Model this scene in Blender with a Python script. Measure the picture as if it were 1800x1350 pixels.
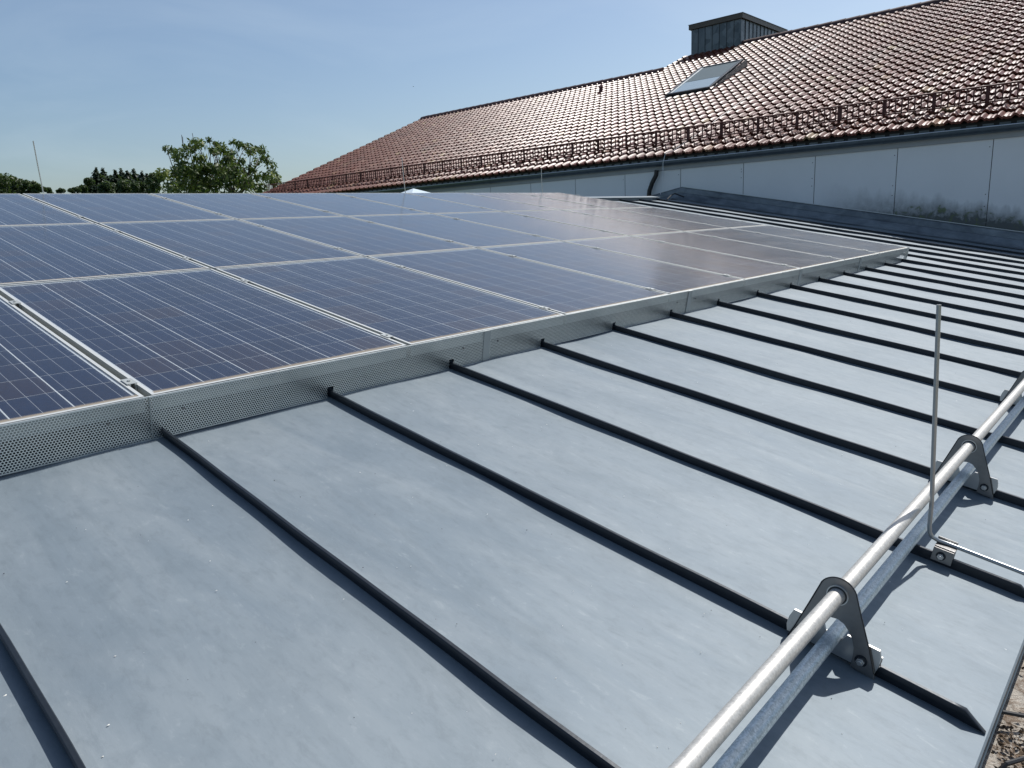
import bpy, bmesh, math, random
import numpy as np
from mathutils import Matrix, Vector

scene = bpy.context.scene
for o in list(bpy.data.objects):
    bpy.data.objects.remove(o)
col = scene.collection

# ------------------------------------------------------------------ camera
def basis(yaw, pitch, roll):
    F = Vector((math.cos(pitch)*math.cos(yaw), math.cos(pitch)*math.sin(yaw), math.sin(pitch)))
    R = F.cross(Vector((0, 0, 1))).normalized(); U = R.cross(F)
    c, s = math.cos(roll), math.sin(roll)
    return F, R*c + U*s, U*c - R*s
F, R, U = basis(.750519, -.217736, -.047193)
cam_data = bpy.data.cameras.new('camera')
cam = bpy.data.objects.new('camera', cam_data); col.objects.link(cam)
cam.matrix_world = Matrix(((R.x, U.x, -F.x, 0), (R.y, U.y, -F.y, 0), (R.z, U.z, -F.z, 0), (0, 0, 0, 1)))
cam_data.sensor_width = 36; cam_data.lens = 36*1271.57/1800
cam_data.clip_start = .02; cam_data.clip_end = 6000
scene.camera = cam

# ------------------------------------------------------------------ light
SUN = Vector((.74, -.06, 1.0)).normalized()
ELEV = math.asin(SUN.z); AZ = math.atan2(SUN.y, SUN.x)
world = bpy.data.worlds.new('World'); scene.world = world; world.use_nodes = True
wn = world.node_tree.nodes; wl = world.node_tree.links
sky = wn.new('ShaderNodeTexSky'); sky.sky_type = 'NISHITA'; sky.sun_disc = False
sky.sun_elevation = ELEV; sky.sun_rotation = math.pi/2 - AZ
sky.altitude = 400; sky.air_density = 1.0; sky.dust_density = 2.4; sky.ozone_density = 2.6
bg = wn['Background']; bg.inputs['Strength'].default_value = .118
tint = wn.new('ShaderNodeMixRGB'); tint.blend_type = 'MULTIPLY'; tint.inputs[0].default_value = 1; tint.inputs[2].default_value = (.97, 1.0, .985, 1)
wc = wn.new('ShaderNodeTexCoord'); wm = wn.new('ShaderNodeMapping'); wm.inputs['Scale'].default_value = (1.2, 1.2, 5.); wl.new(wc.outputs['Generated'], wm.inputs['Vector'])
wz = wn.new('ShaderNodeTexNoise'); wz.inputs['Scale'].default_value = 2.2; wz.inputs['Detail'].default_value = 5; wz.inputs['Roughness'].default_value = .55; wz.inputs['Distortion'].default_value = .6; wl.new(wm.outputs[0], wz.inputs['Vector'])
wr = wn.new('ShaderNodeValToRGB'); wr.color_ramp.elements[0].position = .42; wr.color_ramp.elements[0].color = (0, 0, 0, 1); wr.color_ramp.elements[1].position = .78; wr.color_ramp.elements[1].color = (.16, .16, .16, 1); wl.new(wz.outputs['Fac'], wr.inputs[0])
haze_mix = wn.new('ShaderNodeMixRGB'); haze_mix.inputs[2].default_value = (6.4, 7.2, 8.0, 1); wl.new(wr.outputs[0], haze_mix.inputs[0]); wl.new(sky.outputs[0], haze_mix.inputs[1])   # thin high cirrus veil
wl.new(haze_mix.outputs[0], tint.inputs[1]); wl.new(tint.outputs[0], bg.inputs['Color'])
sd = bpy.data.lights.new('sun', 'SUN'); sd.energy = 5.0; sd.angle = math.radians(.5); sd.color = (1, .97, .925)
sun = bpy.data.objects.new('sun', sd); col.objects.link(sun)
sun.rotation_euler = (-SUN).to_track_quat('-Z', 'Y').to_euler()
vs = scene.view_settings
vs.view_transform = 'Standard'; vs.look = 'None'; vs.gamma = 1; vs.exposure = 0.0; vs.use_curve_mapping = False
scene.render.engine = 'CYCLES'

# ------------------------------------------------------------------ frames
AL = .1796; CAMH = .85164; HF = .14648; D0 = 2.13807
uu = Vector((0, math.cos(AL), math.sin(AL))); nn = Vector((0, -math.sin(AL), math.cos(AL)))
o0 = uu*D0 - nn*(CAMH + HF)
RM = Matrix(((1, 0, 0, o0.x), (0, uu.y, nn.y, o0.y), (0, uu.z, nn.z, o0.z), (0, 0, 0, 1)))  # local x, t (up slope), n (off the metal)
BE = .37687; EX = 12.90; EZ = 1.135
ss = Vector((math.cos(BE), 0, math.sin(BE))); sn = Vector((-math.sin(BE), 0, math.cos(BE)))
# tile roof frame: local x = along eave (world -Y), y = up slope, z = off the roof
TM = Matrix(((0, ss.x, sn.x, EX), (-1, ss.y, sn.y, 0), (0, ss.z, sn.z, EZ), (0, 0, 0, 1)))
rnd = random.Random(7)

# ------------------------------------------------------------------ helpers
class MB:
    def __init__(s): s.v = []; s.f = []
    def add(s, vs, fs):
        b = len(s.v); s.v += [tuple(x) for x in vs]; s.f += [tuple(i+b for i in f) for f in fs]; return s
    def box(s, x0, x1, y0, y1, z0, z1):
        return s.add([(x0,y0,z0),(x1,y0,z0),(x1,y1,z0),(x0,y1,z0),(x0,y0,z1),(x1,y0,z1),(x1,y1,z1),(x0,y1,z1)],
                     [(0,3,2,1),(4,5,6,7),(0,1,5,4),(1,2,6,5),(2,3,7,6),(3,0,4,7)])
    def tube(s, pts, r, n=10, cap=True, radii=None):
        pts = [Vector(p) for p in pts]; vs = []; fs = []
        up = None
        for i, p in enumerate(pts):
            d = (pts[min(i+1, len(pts)-1)] - pts[max(i-1, 0)]).normalized()
            if up is None:
                up = d.orthogonal().normalized()
            up = (up - d*up.dot(d)).normalized(); sd_ = d.cross(up)
            rr = radii[i] if radii else r
            for k in range(n):
                a = 2*math.pi*k/n; vs.append(p + up*math.cos(a)*rr + sd_*math.sin(a)*rr)
        for i in range(len(pts)-1):
            for k in range(n):
                a = i*n+k; b = i*n+(k+1) % n; fs.append((a, b, b+n, a+n))
        if cap:
            fs.append(tuple(range(n))[::-1]); fs.append(tuple((len(pts)-1)*n+k for k in range(n)))
        return s.add(vs, fs)
    def sweep(s, prof, path, closed=True):
        """prof: list of (a,b) ; path: list of function-like (origin, A, B) -> origin + A*a + B*b"""
        vs = []; fs = []; m = len(prof)
        for o, A, B in path:
            for a, b in prof: vs.append(Vector(o)+Vector(A)*a+Vector(B)*b)
        for i in range(len(path)-1):
            for k in range(m if closed else m-1):
                a = i*m+k; b = i*m+(k+1) % m; fs.append((a, b, b+m, a+m))
        if closed:
            fs.append(tuple(range(m))[::-1]); fs.append(tuple((len(path)-1)*m+k for k in range(m)))
        return s.add(vs, fs)
    def prism(s, poly, axis, a0, a1):
        """poly in the two other axes, extruded along axis (0=x,1=y,2=z)"""
        n = len(poly); vs = []
        for a in (a0, a1):
            for p in poly:
                q = list(p); q.insert(axis, a); vs.append(tuple(q))
        fs = [tuple(range(n))[::-1], tuple(range(n, 2*n))] + [(k, (k+1) % n, (k+1) % n+n, k+n) for k in range(n)]
        return s.add(vs, fs)
    def mesh(s, name, mats, smooth=False, bevel=None):
        me = bpy.data.meshes.new(name); me.from_pydata(s.v, [], s.f)
        for m in (mats if isinstance(mats, (list, tuple)) else [mats]): me.materials.append(m)
        bm = bmesh.new(); bm.from_mesh(me); bmesh.ops.recalc_face_normals(bm, faces=bm.faces)
        if bevel:
            bmesh.ops.bevel(bm, geom=[e for e in bm.edges if e.is_manifold and e.calc_face_angle(0) > .6], offset=bevel, segments=2, affect='EDGES', profile=.5)
        bm.to_mesh(me); bm.free()
        if smooth:
            me.polygons.foreach_set('use_smooth', [True]*len(me.polygons))
            try: me.set_sharp_from_angle(angle=math.radians(38))
            except Exception: pass
        return me
    def build(s, name, mats, parent=None, smooth=False, mw=None, bevel=None):
        return link(name, s.mesh(name, mats, smooth, bevel), parent, mw)
def link(name, me, parent=None, mw=None):
    o = bpy.data.objects.new(name, me); col.objects.link(o)
    if parent: o.parent = parent
    if mw is not None:
        if parent: o.matrix_local = mw
        else: o.matrix_world = mw
    return o
def thing(name, label, cat, mw=None, group=None):
    o = bpy.data.objects.new(name, None); col.objects.link(o); o.empty_display_size = .1
    if mw is not None: o.matrix_world = mw
    return tag(o, label, cat, group)
def tag(o, label=None, cat=None, group=None, kind=None):
    if label: o['label'] = label
    if cat: o['category'] = cat
    if group: o['group'] = group
    if kind: o['kind'] = kind
    return o
T = Matrix.Translation

# ------------------------------------------------------------------ materials
class Mat:
    def __init__(s, name):
        s.m = bpy.data.materials.new(name); s.m.use_nodes = True
        s.n = s.m.node_tree.nodes; s.l = s.m.node_tree.links
        s.p = s.n['Principled BSDF']; s.out = s.n['Material Output']
    def new(s, t, **k):
        n = s.n.new('ShaderNode'+t)
        for a, b in k.items(): setattr(n, a, b)
        return n
    def put(s, sock, val):
        if hasattr(val, 'is_output'): s.l.new(val, sock)
        else: sock.default_value = val
    def set(s, **k):
        for a, b in k.items():
            s.put(s.p.inputs[a.replace('_', ' ')], b)
        return s
    def coord(s, kind='Object', scale=(1, 1, 1), rand=True):
        c = s.new('TexCoord').outputs[kind]
        if rand:
            oi = s.new('ObjectInfo'); ml = s.new('Math', operation='MULTIPLY'); s.put(ml.inputs[0], oi.outputs['Random']); ml.inputs[1].default_value = 57.3
            va = s.new('VectorMath', operation='ADD'); s.l.new(c, va.inputs[0]); s.l.new(ml.outputs[0], va.inputs[1]); c = va.outputs[0]
        mp = s.new('Mapping'); mp.inputs['Scale'].default_value = scale; s.l.new(c, mp.inputs['Vector'])
        return mp.outputs[0]
    def noise(s, vec, scale, detail=4, rough=.55, dist=0):
        n = s.new('TexNoise'); s.l.new(vec, n.inputs['Vector']); n.inputs['Scale'].default_value = scale
        n.inputs['Detail'].default_value = detail; n.inputs['Roughness'].default_value = rough; n.inputs['Distortion'].default_value = dist
        return n.outputs['Fac']
    def noise_col(s, vec, scale):
        n = s.new('TexNoise'); s.l.new(vec, n.inputs['Vector']); n.inputs['Scale'].default_value = scale; n.inputs['Detail'].default_value = 2
        return n.outputs['Color']
    def ramp(s, fac, stops):
        r = s.new('ValToRGB'); s.l.new(fac, r.inputs[0]); e = r.color_ramp.elements
        while len(e) < len(stops): e.new(.5)
        for i, (p, c) in enumerate(stops):
            e[i].position = p; e[i].color = (c if isinstance(c, tuple) else (c, c, c)) + (1,)
        return r.outputs[0]
    def mix(s, fac, a, b, mode='MIX'):
        n = s.new('MixRGB', blend_type=mode)
        s.put(n.inputs[0], fac); s.put(n.inputs[1], a if hasattr(a, 'is_output') else a+(1,)); s.put(n.inputs[2], b if hasattr(b, 'is_output') else b+(1,))
        return n.outputs[0]
    def math(s, op, a, b=0, c=None):
        n = s.new('Math', operation=op); s.put(n.inputs[0], a); s.put(n.inputs[1], b)
        if c is not None: s.put(n.inputs[2], c)
        return n.outputs[0]
    def bump(s, h, strength, dist=.01, normal=None):
        b = s.new('Bump'); b.inputs['Strength'].default_value = strength; b.inputs['Distance'].default_value = dist
        s.l.new(h, b.inputs['Height'])
        if normal: s.l.new(normal, b.inputs['Normal'])
        s.last = b.outputs[0]
        return b.outputs[0]

def simple(name, c, rough=.5, metal=0., var=.15, scale=30, bump=.0):
    m = Mat(name); v = m.coord(); n = m.noise(v, scale)
    c2 = tuple(x*(1-var) for x in c); c3 = tuple(min(1, x*(1+var)) for x in c)
    m.set(Base_Color=m.mix(n, c2, c3), Roughness=rough, Metallic=metal)
    if bump: m.set(Normal=m.bump(n, bump, .004))
    return m.m

def zinc_material():
    m = Mat('weathered_zinc')
    v = m.coord(); st = m.coord(scale=(1, .22, 1)); st2 = m.coord(scale=(1, .07, 1))
    big = m.noise(v, 1.1, 3, .5, .4)
    streak = m.noise(st, 5, 6, .62, 1.2); fine = m.noise(st2, 26, 4, .6, .6)
    grain = m.noise(m.coord(scale=(1, .42, 1)), 38, 8, .74, .3)
    blot = m.noise(v, 7., 5, .65, .6)
    c = m.mix(m.ramp(big, [(.3, 0.), (.72, 1.)]), (.138, .176, .208), (.184, .220, .246))
    c = m.mix(m.math('MULTIPLY', m.ramp(streak, [(.42, 0.), (.66, 1.)]), .42), c, (.242, .275, .296))
    c = m.mix(m.math('MULTIPLY', m.ramp(blot, [(.5, 0.), (.68, 1.)]), .26), c, (.112, .145, .170))
    c = m.mix(m.math('MULTIPLY', m.ramp(fine, [(.5, 0.), (.75, 1.)]), .22), c, (.10, .13, .152))
    c = m.mix(m.math('MULTIPLY', m.ramp(grain, [(.50, 0.), (.70, 1.)]), .38), c, (.095, .122, .142))
    c = m.mix(m.math('MULTIPLY', m.ramp(grain, [(.30, 1.), (.42, 0.)]), .30), c, (.30, .335, .35))
    # pale droppings and scratches, small dark grit
    vo = m.new('TexVoronoi'); m.l.new(v, vo.inputs['Vector']); vo.inputs['Scale'].default_value = 13; vo.inputs['Randomness'].default_value = 1
    thr = m.math('MULTIPLY', m.ramp(vo.outputs['Color'], [(.72, 0.), (1., 1.)]), .075)
    spot = m.math('LESS_THAN', m.math('ADD', vo.outputs['Distance'], m.math('MULTIPLY', m.noise(v, 160, 2), .06)), m.math('ADD', thr, .03))
    c = m.mix(m.math('MULTIPLY', spot, .5), c, (.55, .57, .58))
    vo2 = m.new('TexVoronoi'); m.l.new(m.coord(scale=(1, .45, 1)), vo2.inputs['Vector']); vo2.inputs['Scale'].default_value = 19
    thr2 = m.math('MULTIPLY', m.ramp(vo2.outputs['Color'], [(.8, 0.), (1., 1.)]), .06)
    spot2 = m.math('LESS_THAN', vo2.outputs['Distance'], thr2)
    c = m.mix(m.math('MULTIPLY', spot2, .6), c, (.12, .125, .12))
    rr = m.math('MULTIPLY_ADD', streak, .12, .54)
    h = m.math('ADD', m.math('MULTIPLY', big, 1.), m.math('MULTIPLY', streak, .12))
    b = m.bump(h, .5, .012)
    b = m.bump(m.math('ADD', fine, m.math('MULTIPLY', grain, .8)), .2, .002, b)
    m.set(Base_Color=c, Metallic=.16, Roughness=rr, Specular_IOR_Level=.40, Normal=b)
    return m.m

def galv_material(name, c0, c1, rough=.34, metal=.85, sc=60, stretch=(1, 1, 1), vw=.4):
    m = Mat(name); v = m.coord(scale=stretch)
    vo = m.new('TexVoronoi'); m.l.new(v, vo.inputs['Vector']); vo.inputs['Scale'].default_value = sc
    n = m.noise(v, sc*.25, 5, .6, .5)
    c = m.mix(m.ramp(m.math('ADD', m.math('MULTIPLY', vo.outputs['Color'], vw), m.math('MULTIPLY', n, 1-vw)), [(.3, 0.), (.7, 1.)]), c0, c1)
    m.set(Base_Color=c, Metallic=metal, Roughness=m.math('MULTIPLY_ADD', n, .2, rough-.1), Normal=m.bump(n, .15, .002))
    return m.m

def perforated_material():
    m = Mat('perforated_galvanised_sheet')
    tc = m.new('TexCoord').outputs['Object']; sep = m.new('SeparateXYZ'); m.l.new(tc, sep.inputs[0])
    a = .0084; b = a*math.sqrt(3); r = .0031
    def lat(off):
        px = m.math('MULTIPLY', m.math('SUBTRACT', m.math('FRACT', m.math('ADD', m.math('DIVIDE', sep.outputs[0], a), off)), .5), a)
        pz = m.math('MULTIPLY', m.math('SUBTRACT', m.math('FRACT', m.math('ADD', m.math('DIVIDE', sep.outputs[2], b), off)), .5), b)
        return m.math('SQRT', m.math('ADD', m.math('MULTIPLY', px, px), m.math('MULTIPLY', pz, pz)))
    hole = m.math('LESS_THAN', m.math('MINIMUM', lat(0.), lat(.5)), r)
    # plain rim at the top and bottom edge
    inside = m.math('MULTIPLY', m.math('GREATER_THAN', sep.outputs[2], .006), m.math('LESS_THAN', sep.outputs[2], HF-.007))
    hole = m.math('MULTIPLY', hole, inside)
    v = m.coord(); n = m.noise(v, 9, 5, .6, 1.); n2 = m.noise(m.coord(scale=(1, 1, .15)), 40, 3)
    c = m.mix(n, (.66, .70, .68), (.88, .89, .85)); c = m.mix(m.math('MULTIPLY', m.ramp(n2, [(.6, 0.), (.8, 1.)]), .3), c, (.8, .82, .8))
    m.set(Base_Color=c, Metallic=.7, Roughness=m.math('MULTIPLY_ADD', n, .2, .27))
    tr = m.new('BsdfTransparent'); mx = m.new('MixShader')
    m.l.new(hole, mx.inputs[0]); m.l.new(m.p.outputs[0], mx.inputs[1]); m.l.new(tr.outputs[0], mx.inputs[2]); m.l.new(mx.outputs[0], m.out.inputs[0])
    return m.m

def cell_material():
    m = Mat('silicon_cell')
    uv = m.new('UVMap').outputs[0]; sep = m.new('SeparateXYZ'); m.l.new(uv, sep.inputs[0])
    oi = m.new('ObjectInfo').outputs['Random']; at = m.new('Attribute', attribute_name='tint').outputs['Fac']
    r = m.math('FRACT', m.math('ADD', m.math('MULTIPLY', oi, 7.31), at))
    f = m.math('ABSOLUTE', m.math('SUBTRACT', m.math('FRACT', m.math('MULTIPLY', sep.outputs[0], 3)), .5))
    bus = m.math('LESS_THAN', f, .013)
    v = m.coord(scale=(1, 1, 1)); vo = m.new('TexVoronoi'); m.l.new(v, vo.inputs['Vector']); vo.inputs['Scale'].default_value = 90
    c = m.ramp(r, [(0., (.006, .014, .038)), (.35, (.009, .019, .052)), (.7, (.007, .018, .048)), (.84, (.019, .019, .038)), (1., (.024, .021, .034))])
    c = m.mix(m.math('MULTIPLY', vo.outputs['Color'], .3), c, (.018, .040, .10))
    c = m.mix(m.math('MULTIPLY', bus, .75), c, (.42, .45, .5))
    m.set(Base_Color=c, Roughness=.45, Specular_IOR_Level=.3)
    return m.m

def glass_material():
    m = Mat('dusty_panel_glass')
    tc = m.new('TexCoord').outputs['Object']; sep = m.new('SeparateXYZ'); m.l.new(tc, sep.inputs[0])
    v = m.coord(); dn = m.noise(v, 3, 5, .6, .4); dn2 = m.noise(m.coord(scale=(1, .3, 1)), 60, 4, .7)
    fr = m.new('Fresnel'); fr.inputs['IOR'].default_value = 1.34
    gl = m.new('BsdfGlossy'); gl.inputs['Color'].default_value = (.97, .98, 1, 1); m.l.new(m.math('MULTIPLY_ADD', dn, .12, .10), gl.inputs['Roughness'])
    tr = m.new('BsdfTransparent'); tr.inputs['Color'].default_value = (.94, .955, .96, 1)
    m1 = m.new('MixShader'); m.l.new(fr.outputs[0], m1.inputs[0]); m.l.new(tr.outputs[0], m1.inputs[1]); m.l.new(gl.outputs[0], m1.inputs[2])
    # dust film, silt line along the lower edge, a few droppings
    silt = m.math('SUBTRACT', 1., m.math('DIVIDE', m.math('SUBTRACT', sep.outputs[1], .012), m.math('MULTIPLY_ADD', dn, .045, .002)))
    silt = m.math('MINIMUM', m.math('MAXIMUM', m.math('MULTIPLY', silt, 1.6), 0.), .85)
    film = m.math('MULTIPLY_ADD', m.math('MULTIPLY', dn, dn2), .10, .014)
    vo = m.new('TexVoronoi'); m.l.new(v, vo.inputs['Vector']); vo.inputs['Scale'].default_value = 8
    drop = m.math('MULTIPLY', m.math('LESS_THAN', vo.outputs['Distance'], m.math('MULTIPLY', m.ramp(vo.outputs['Color'], [(.7, 0.), (1., 1.)]), .05)), .8)
    lw = m.math('MAXIMUM', m.math('MAXIMUM', silt, film), drop)
    di = m.new('BsdfDiffuse'); m.l.new(m.mix(m.math('GREATER_THAN', drop, .4), (.27, .235, .19), (.7, .7, .7)), di.inputs['Color'])
    m2 = m.new('MixShader'); m.l.new(lw, m2.inputs[0]); m.l.new(m1.outputs[0], m2.inputs[1]); m.l.new(di.outputs[0], m2.inputs[2]); m.l.new(m2.outputs[0], m.out.inputs[0])
    return m.m

def tile_material():
    m = Mat('engobed_clay_tile'); v = m.coord()
    oi = m.new('ObjectInfo').outputs['Random']; at = m.new('Attribute', attribute_name='tint').outputs['Fac']
    r = m.math('FRACT', m.math('ADD', m.math('MULTIPLY', oi, 7.31), at))
    c = m.ramp(r, [(0., (.105, .030, .019)), (.3, (.135, .040, .025)), (.6, (.115, .033, .023)), (.85, (.150, .052, .034)), (.96, (.18, .07, .045)), (1., (.23, .15, .07))])
    n = m.noise(v, 14, 5, .6)
    c = m.mix(m.math('MULTIPLY', m.ramp(n, [(.52, 0.), (.75, 1.)]), .35), c, (.10, .075, .055))
    geo = m.new('NewGeometry').outputs['Position']; mp = m.new('Mapping'); mp.inputs['Scale'].default_value = (.35, 1., .35); m.l.new(geo, mp.inputs['Vector'])
    st = m.noise(mp.outputs[0], 1.3, 5, .65, .5); li = m.noise(geo, 6., 5, .7)
    c = m.mix(m.math('MULTIPLY', m.ramp(st, [(.5, 0.), (.7, 1.)]), .45), c, (.05, .032, .024))
    c = m.mix(m.math('MULTIPLY', m.ramp(li, [(.60, 0.), (.68, 1.)]), .5), c, (.20, .17, .10))
    m.set(Base_Color=c, Roughness=m.math('MULTIPLY_ADD', m.math('ADD', n, m.math('MULTIPLY', st, .8)), .16, .27), Specular_IOR_Level=.27, Normal=m.bump(n, .12, .003))
    return m.m

def cladding_material():
    m = Mat('fibre_cement_cladding')
    geo = m.new('NewGeometry').outputs['Position']; sep = m.new('SeparateXYZ'); m.l.new(geo, sep.inputs[0])
    v = m.new('Mapping'); m.l.new(geo, v.inputs['Vector']); v = v.outputs[0]
    n = m.noise(v, 1.6, 4); n2 = m.noise(v, 9, 6, .7, .5)
    st = m.new('Mapping'); st.inputs['Scale'].default_value = (1, 1, .25); m.l.new(geo, st.inputs['Vector']); n3 = m.noise(st.outputs[0], 4, 4, .6)
    c = m.mix(n, (.66, .68, .69), (.74, .76, .77))
    # height above the roof below (roof falls towards -Y)
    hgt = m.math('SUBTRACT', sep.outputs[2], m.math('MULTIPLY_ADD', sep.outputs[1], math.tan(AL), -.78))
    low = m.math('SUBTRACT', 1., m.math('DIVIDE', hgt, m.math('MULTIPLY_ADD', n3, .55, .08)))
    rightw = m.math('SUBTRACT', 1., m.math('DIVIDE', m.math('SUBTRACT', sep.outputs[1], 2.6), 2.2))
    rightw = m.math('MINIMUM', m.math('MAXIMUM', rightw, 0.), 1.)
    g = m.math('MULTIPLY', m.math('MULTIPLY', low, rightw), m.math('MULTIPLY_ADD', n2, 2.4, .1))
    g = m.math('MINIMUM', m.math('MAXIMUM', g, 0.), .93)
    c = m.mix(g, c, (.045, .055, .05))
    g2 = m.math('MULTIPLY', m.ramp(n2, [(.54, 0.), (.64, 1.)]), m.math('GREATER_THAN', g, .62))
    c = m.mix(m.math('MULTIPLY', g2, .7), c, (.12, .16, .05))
    m.set(Base_Color=c, Roughness=.6)
    return m.m

def leaf_material(name, c0, c1, c2):
    m = Mat(name); at = m.new('Attribute', attribute_name='tint').outputs['Fac']
    c = m.ramp(at, [(0., c0), (.55, c1), (1., c2)])
    m.set(Base_Color=c, Roughness=.5, Specular_IOR_Level=.35)
    tl = m.new('BsdfTranslucent'); m.l.new(m.mix(.5, c, (.12, .2, .02)), tl.inputs['Color'])
    mx = m.new('MixShader'); mx.inputs[0].default_value = .28; m.l.new(m.p.outputs[0], mx.inputs[1]); m.l.new(tl.outputs[0], mx.inputs[2]); m.l.new(mx.outputs[0], m.out.inputs[0])
    return m.m

def debris_ground_material():
    m = Mat('silted_concrete'); v = m.coord(rand=False)
    n = m.noise(v, 8, 6, .6); n2 = m.noise(v, 34, 7, .78, .8); n3 = m.noise(v, 230, 3)
    c = m.mix(m.ramp(n, [(.35, 0.), (.65, 1.)]), (.40, .35, .29), (.52, .49, .44))
    c = m.mix(m.ramp(m.math('ADD', m.math('MULTIPLY', n2, .7), m.math('MULTIPLY', n, .3)), [(.47, 0.), (.58, .9)]), c, (.16, .10, .06))
    c = m.mix(m.math('MULTIPLY', m.ramp(n3, [(.66, 0.), (.74, 1.)]), .6), c, (.8, .78, .74))
    m.set(Base_Color=c, Roughness=.85, Normal=m.bump(m.math('ADD', n2, m.math('MULTIPLY', n3, .3)), .8, .02))
    return m.m

M_zinc = zinc_material()
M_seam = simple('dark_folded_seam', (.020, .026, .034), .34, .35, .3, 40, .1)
M_flash = galv_material('stained_zinc_flashing', (.07, .085, .10), (.26, .29, .31), .5, .3, 16, (1, .5, 1), .05)
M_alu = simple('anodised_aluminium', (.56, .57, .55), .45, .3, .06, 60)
M_aluside = simple('aluminium_mounting_rail', (.13, .135, .14), .5, .5, .08, 30)  # rail aluminium darkened, the shade under the panels put into its colour
M_aluside2 = simple('shaded_frame_side', (.40, .42, .41), .5, .4, .1, 30)  # darker copy of the frame aluminium, side shade put into the colour
M_pipe = galv_material('bright_galvanised_pipe', (.40, .395, .375), (.56, .55, .52), .50, .45, 300, (1, 1, 1))
M_pipe2 = galv_material('dull_galvanised_pipe', (.32, .39, .42), (.62, .69, .72), .44, .5, 340, (1, 1, 1))
M_steel = simple('brushed_stainless_plate', (.27, .265, .26), .34, .85, .12, 90, .05)
M_steelrim = simple('dark_steel_edge', (.07, .07, .072), .4, .7, .1, 60)
M_steel2 = simple('stainless_clamp_block', (.55, .55, .54), .30, .9, .1, 60, .05)
M_rod = simple('lightning_rod_metal', (.36, .38, .39), .34, .85, .1, 50)
M_wire = simple('bright_wire', (.72, .72, .7), .3, .85, .08, 50)
M_perf = perforated_material()
M_cell = cell_material(); M_glass = glass_material()
M_back = simple('white_backsheet', (.52, .56, .60), .5, 0, .04, 20)
M_tile = tile_material()
M_tiledark = simple('dark_roof_underlay', (.012, .009, .008), .9)
M_ridge = simple('ridge_tile_clay', (.060, .024, .021), .65, 0, .3, 12, .2)
M_guard = simple('brown_coated_steel', (.085, .023, .017), .6, .0, .15, 30)
M_clad = cladding_material()
M_fascia = simple('grey_fascia_board', (.30, .32, .33), .6, 0, .12, 6)
M_gut = simple('dark_zinc_gutter', (.085, .11, .13), .4, .6, .3, 8, .05)
M_gutlip = simple('zinc_gutter_bead', (.55, .60, .65), .3, .8, .2, 8)  # paler than the gutter zinc, the bead's highlight put into the colour
M_black = simple('black_rubber', (.012, .012, .013), .5, 0, .2, 20)
M_chim = galv_material('dark_sheet_cladding', (.075, .09, .10), (.17, .19, .205), .4, .55, 5)
M_chimcap = simple('brown_grey_capping', (.10, .085, .07), .5, .3, .35, 9)
M_winframe = simple('dark_window_cladding', (.07, .078, .085), .4, .4, .1, 20)
M_winpane = Mat('window_glass').set(Base_Color=(.30, .38, .42, 1), Roughness=.08, Specular_IOR_Level=.8).m
M_blind = simple('grey_green_blind', (.11, .14, .135), .35, 0, .1, 30)
M_white = simple('pale_liner', (.72, .74, .72), .4)
M_dome = Mat('pale_acrylic_dome').set(Base_Color=(.62, .70, .74, 1), Roughness=.25).m
M_bark = simple('bark', (.09, .07, .055), .9, 0, .3, 8, .4)
M_leaf = leaf_material('walnut_leaf', (.030, .054, .017), (.088, .130, .031), (.25, .27, .062))
M_leaf2 = leaf_material('distant_leaf', (.022, .040, .018), (.045, .075, .026), (.085, .12, .035))
M_conif = leaf_material('spruce_needles', (.012, .024, .018), (.022, .040, .026), (.040, .062, .034))
M_grass = simple('meadow_grass', (.07, .10, .03), .9, 0, .3, .3)
M_silt = debris_ground_material()
M_render = simple('rendered_masonry', (.55, .53, .49), .85, 0, .06, 3)
M_chip = simple('pale_debris', (.75, .74, .68), .6)
M_moss = simple('brown_moss', (.11, .075, .045), .95, 0, .5, 60, .5)

# ------------------------------------------------------------------ ground
GZ = -6.0
g = MB(); g.add([(-900, -900, GZ), (900, -900, GZ), (900, 900, GZ), (-900, 900, GZ)], [(0, 1, 2, 3)])
tag(g.build('ground', M_grass), 'green meadow far below the roofs', kind='structure')
g = MB(); g.box(-4, 12.9, -5, .30, GZ+.01, -1.065)
tag(g.build('terrace', M_silt), 'silted concrete ledge below the metal roof edge', kind='structure')

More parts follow.
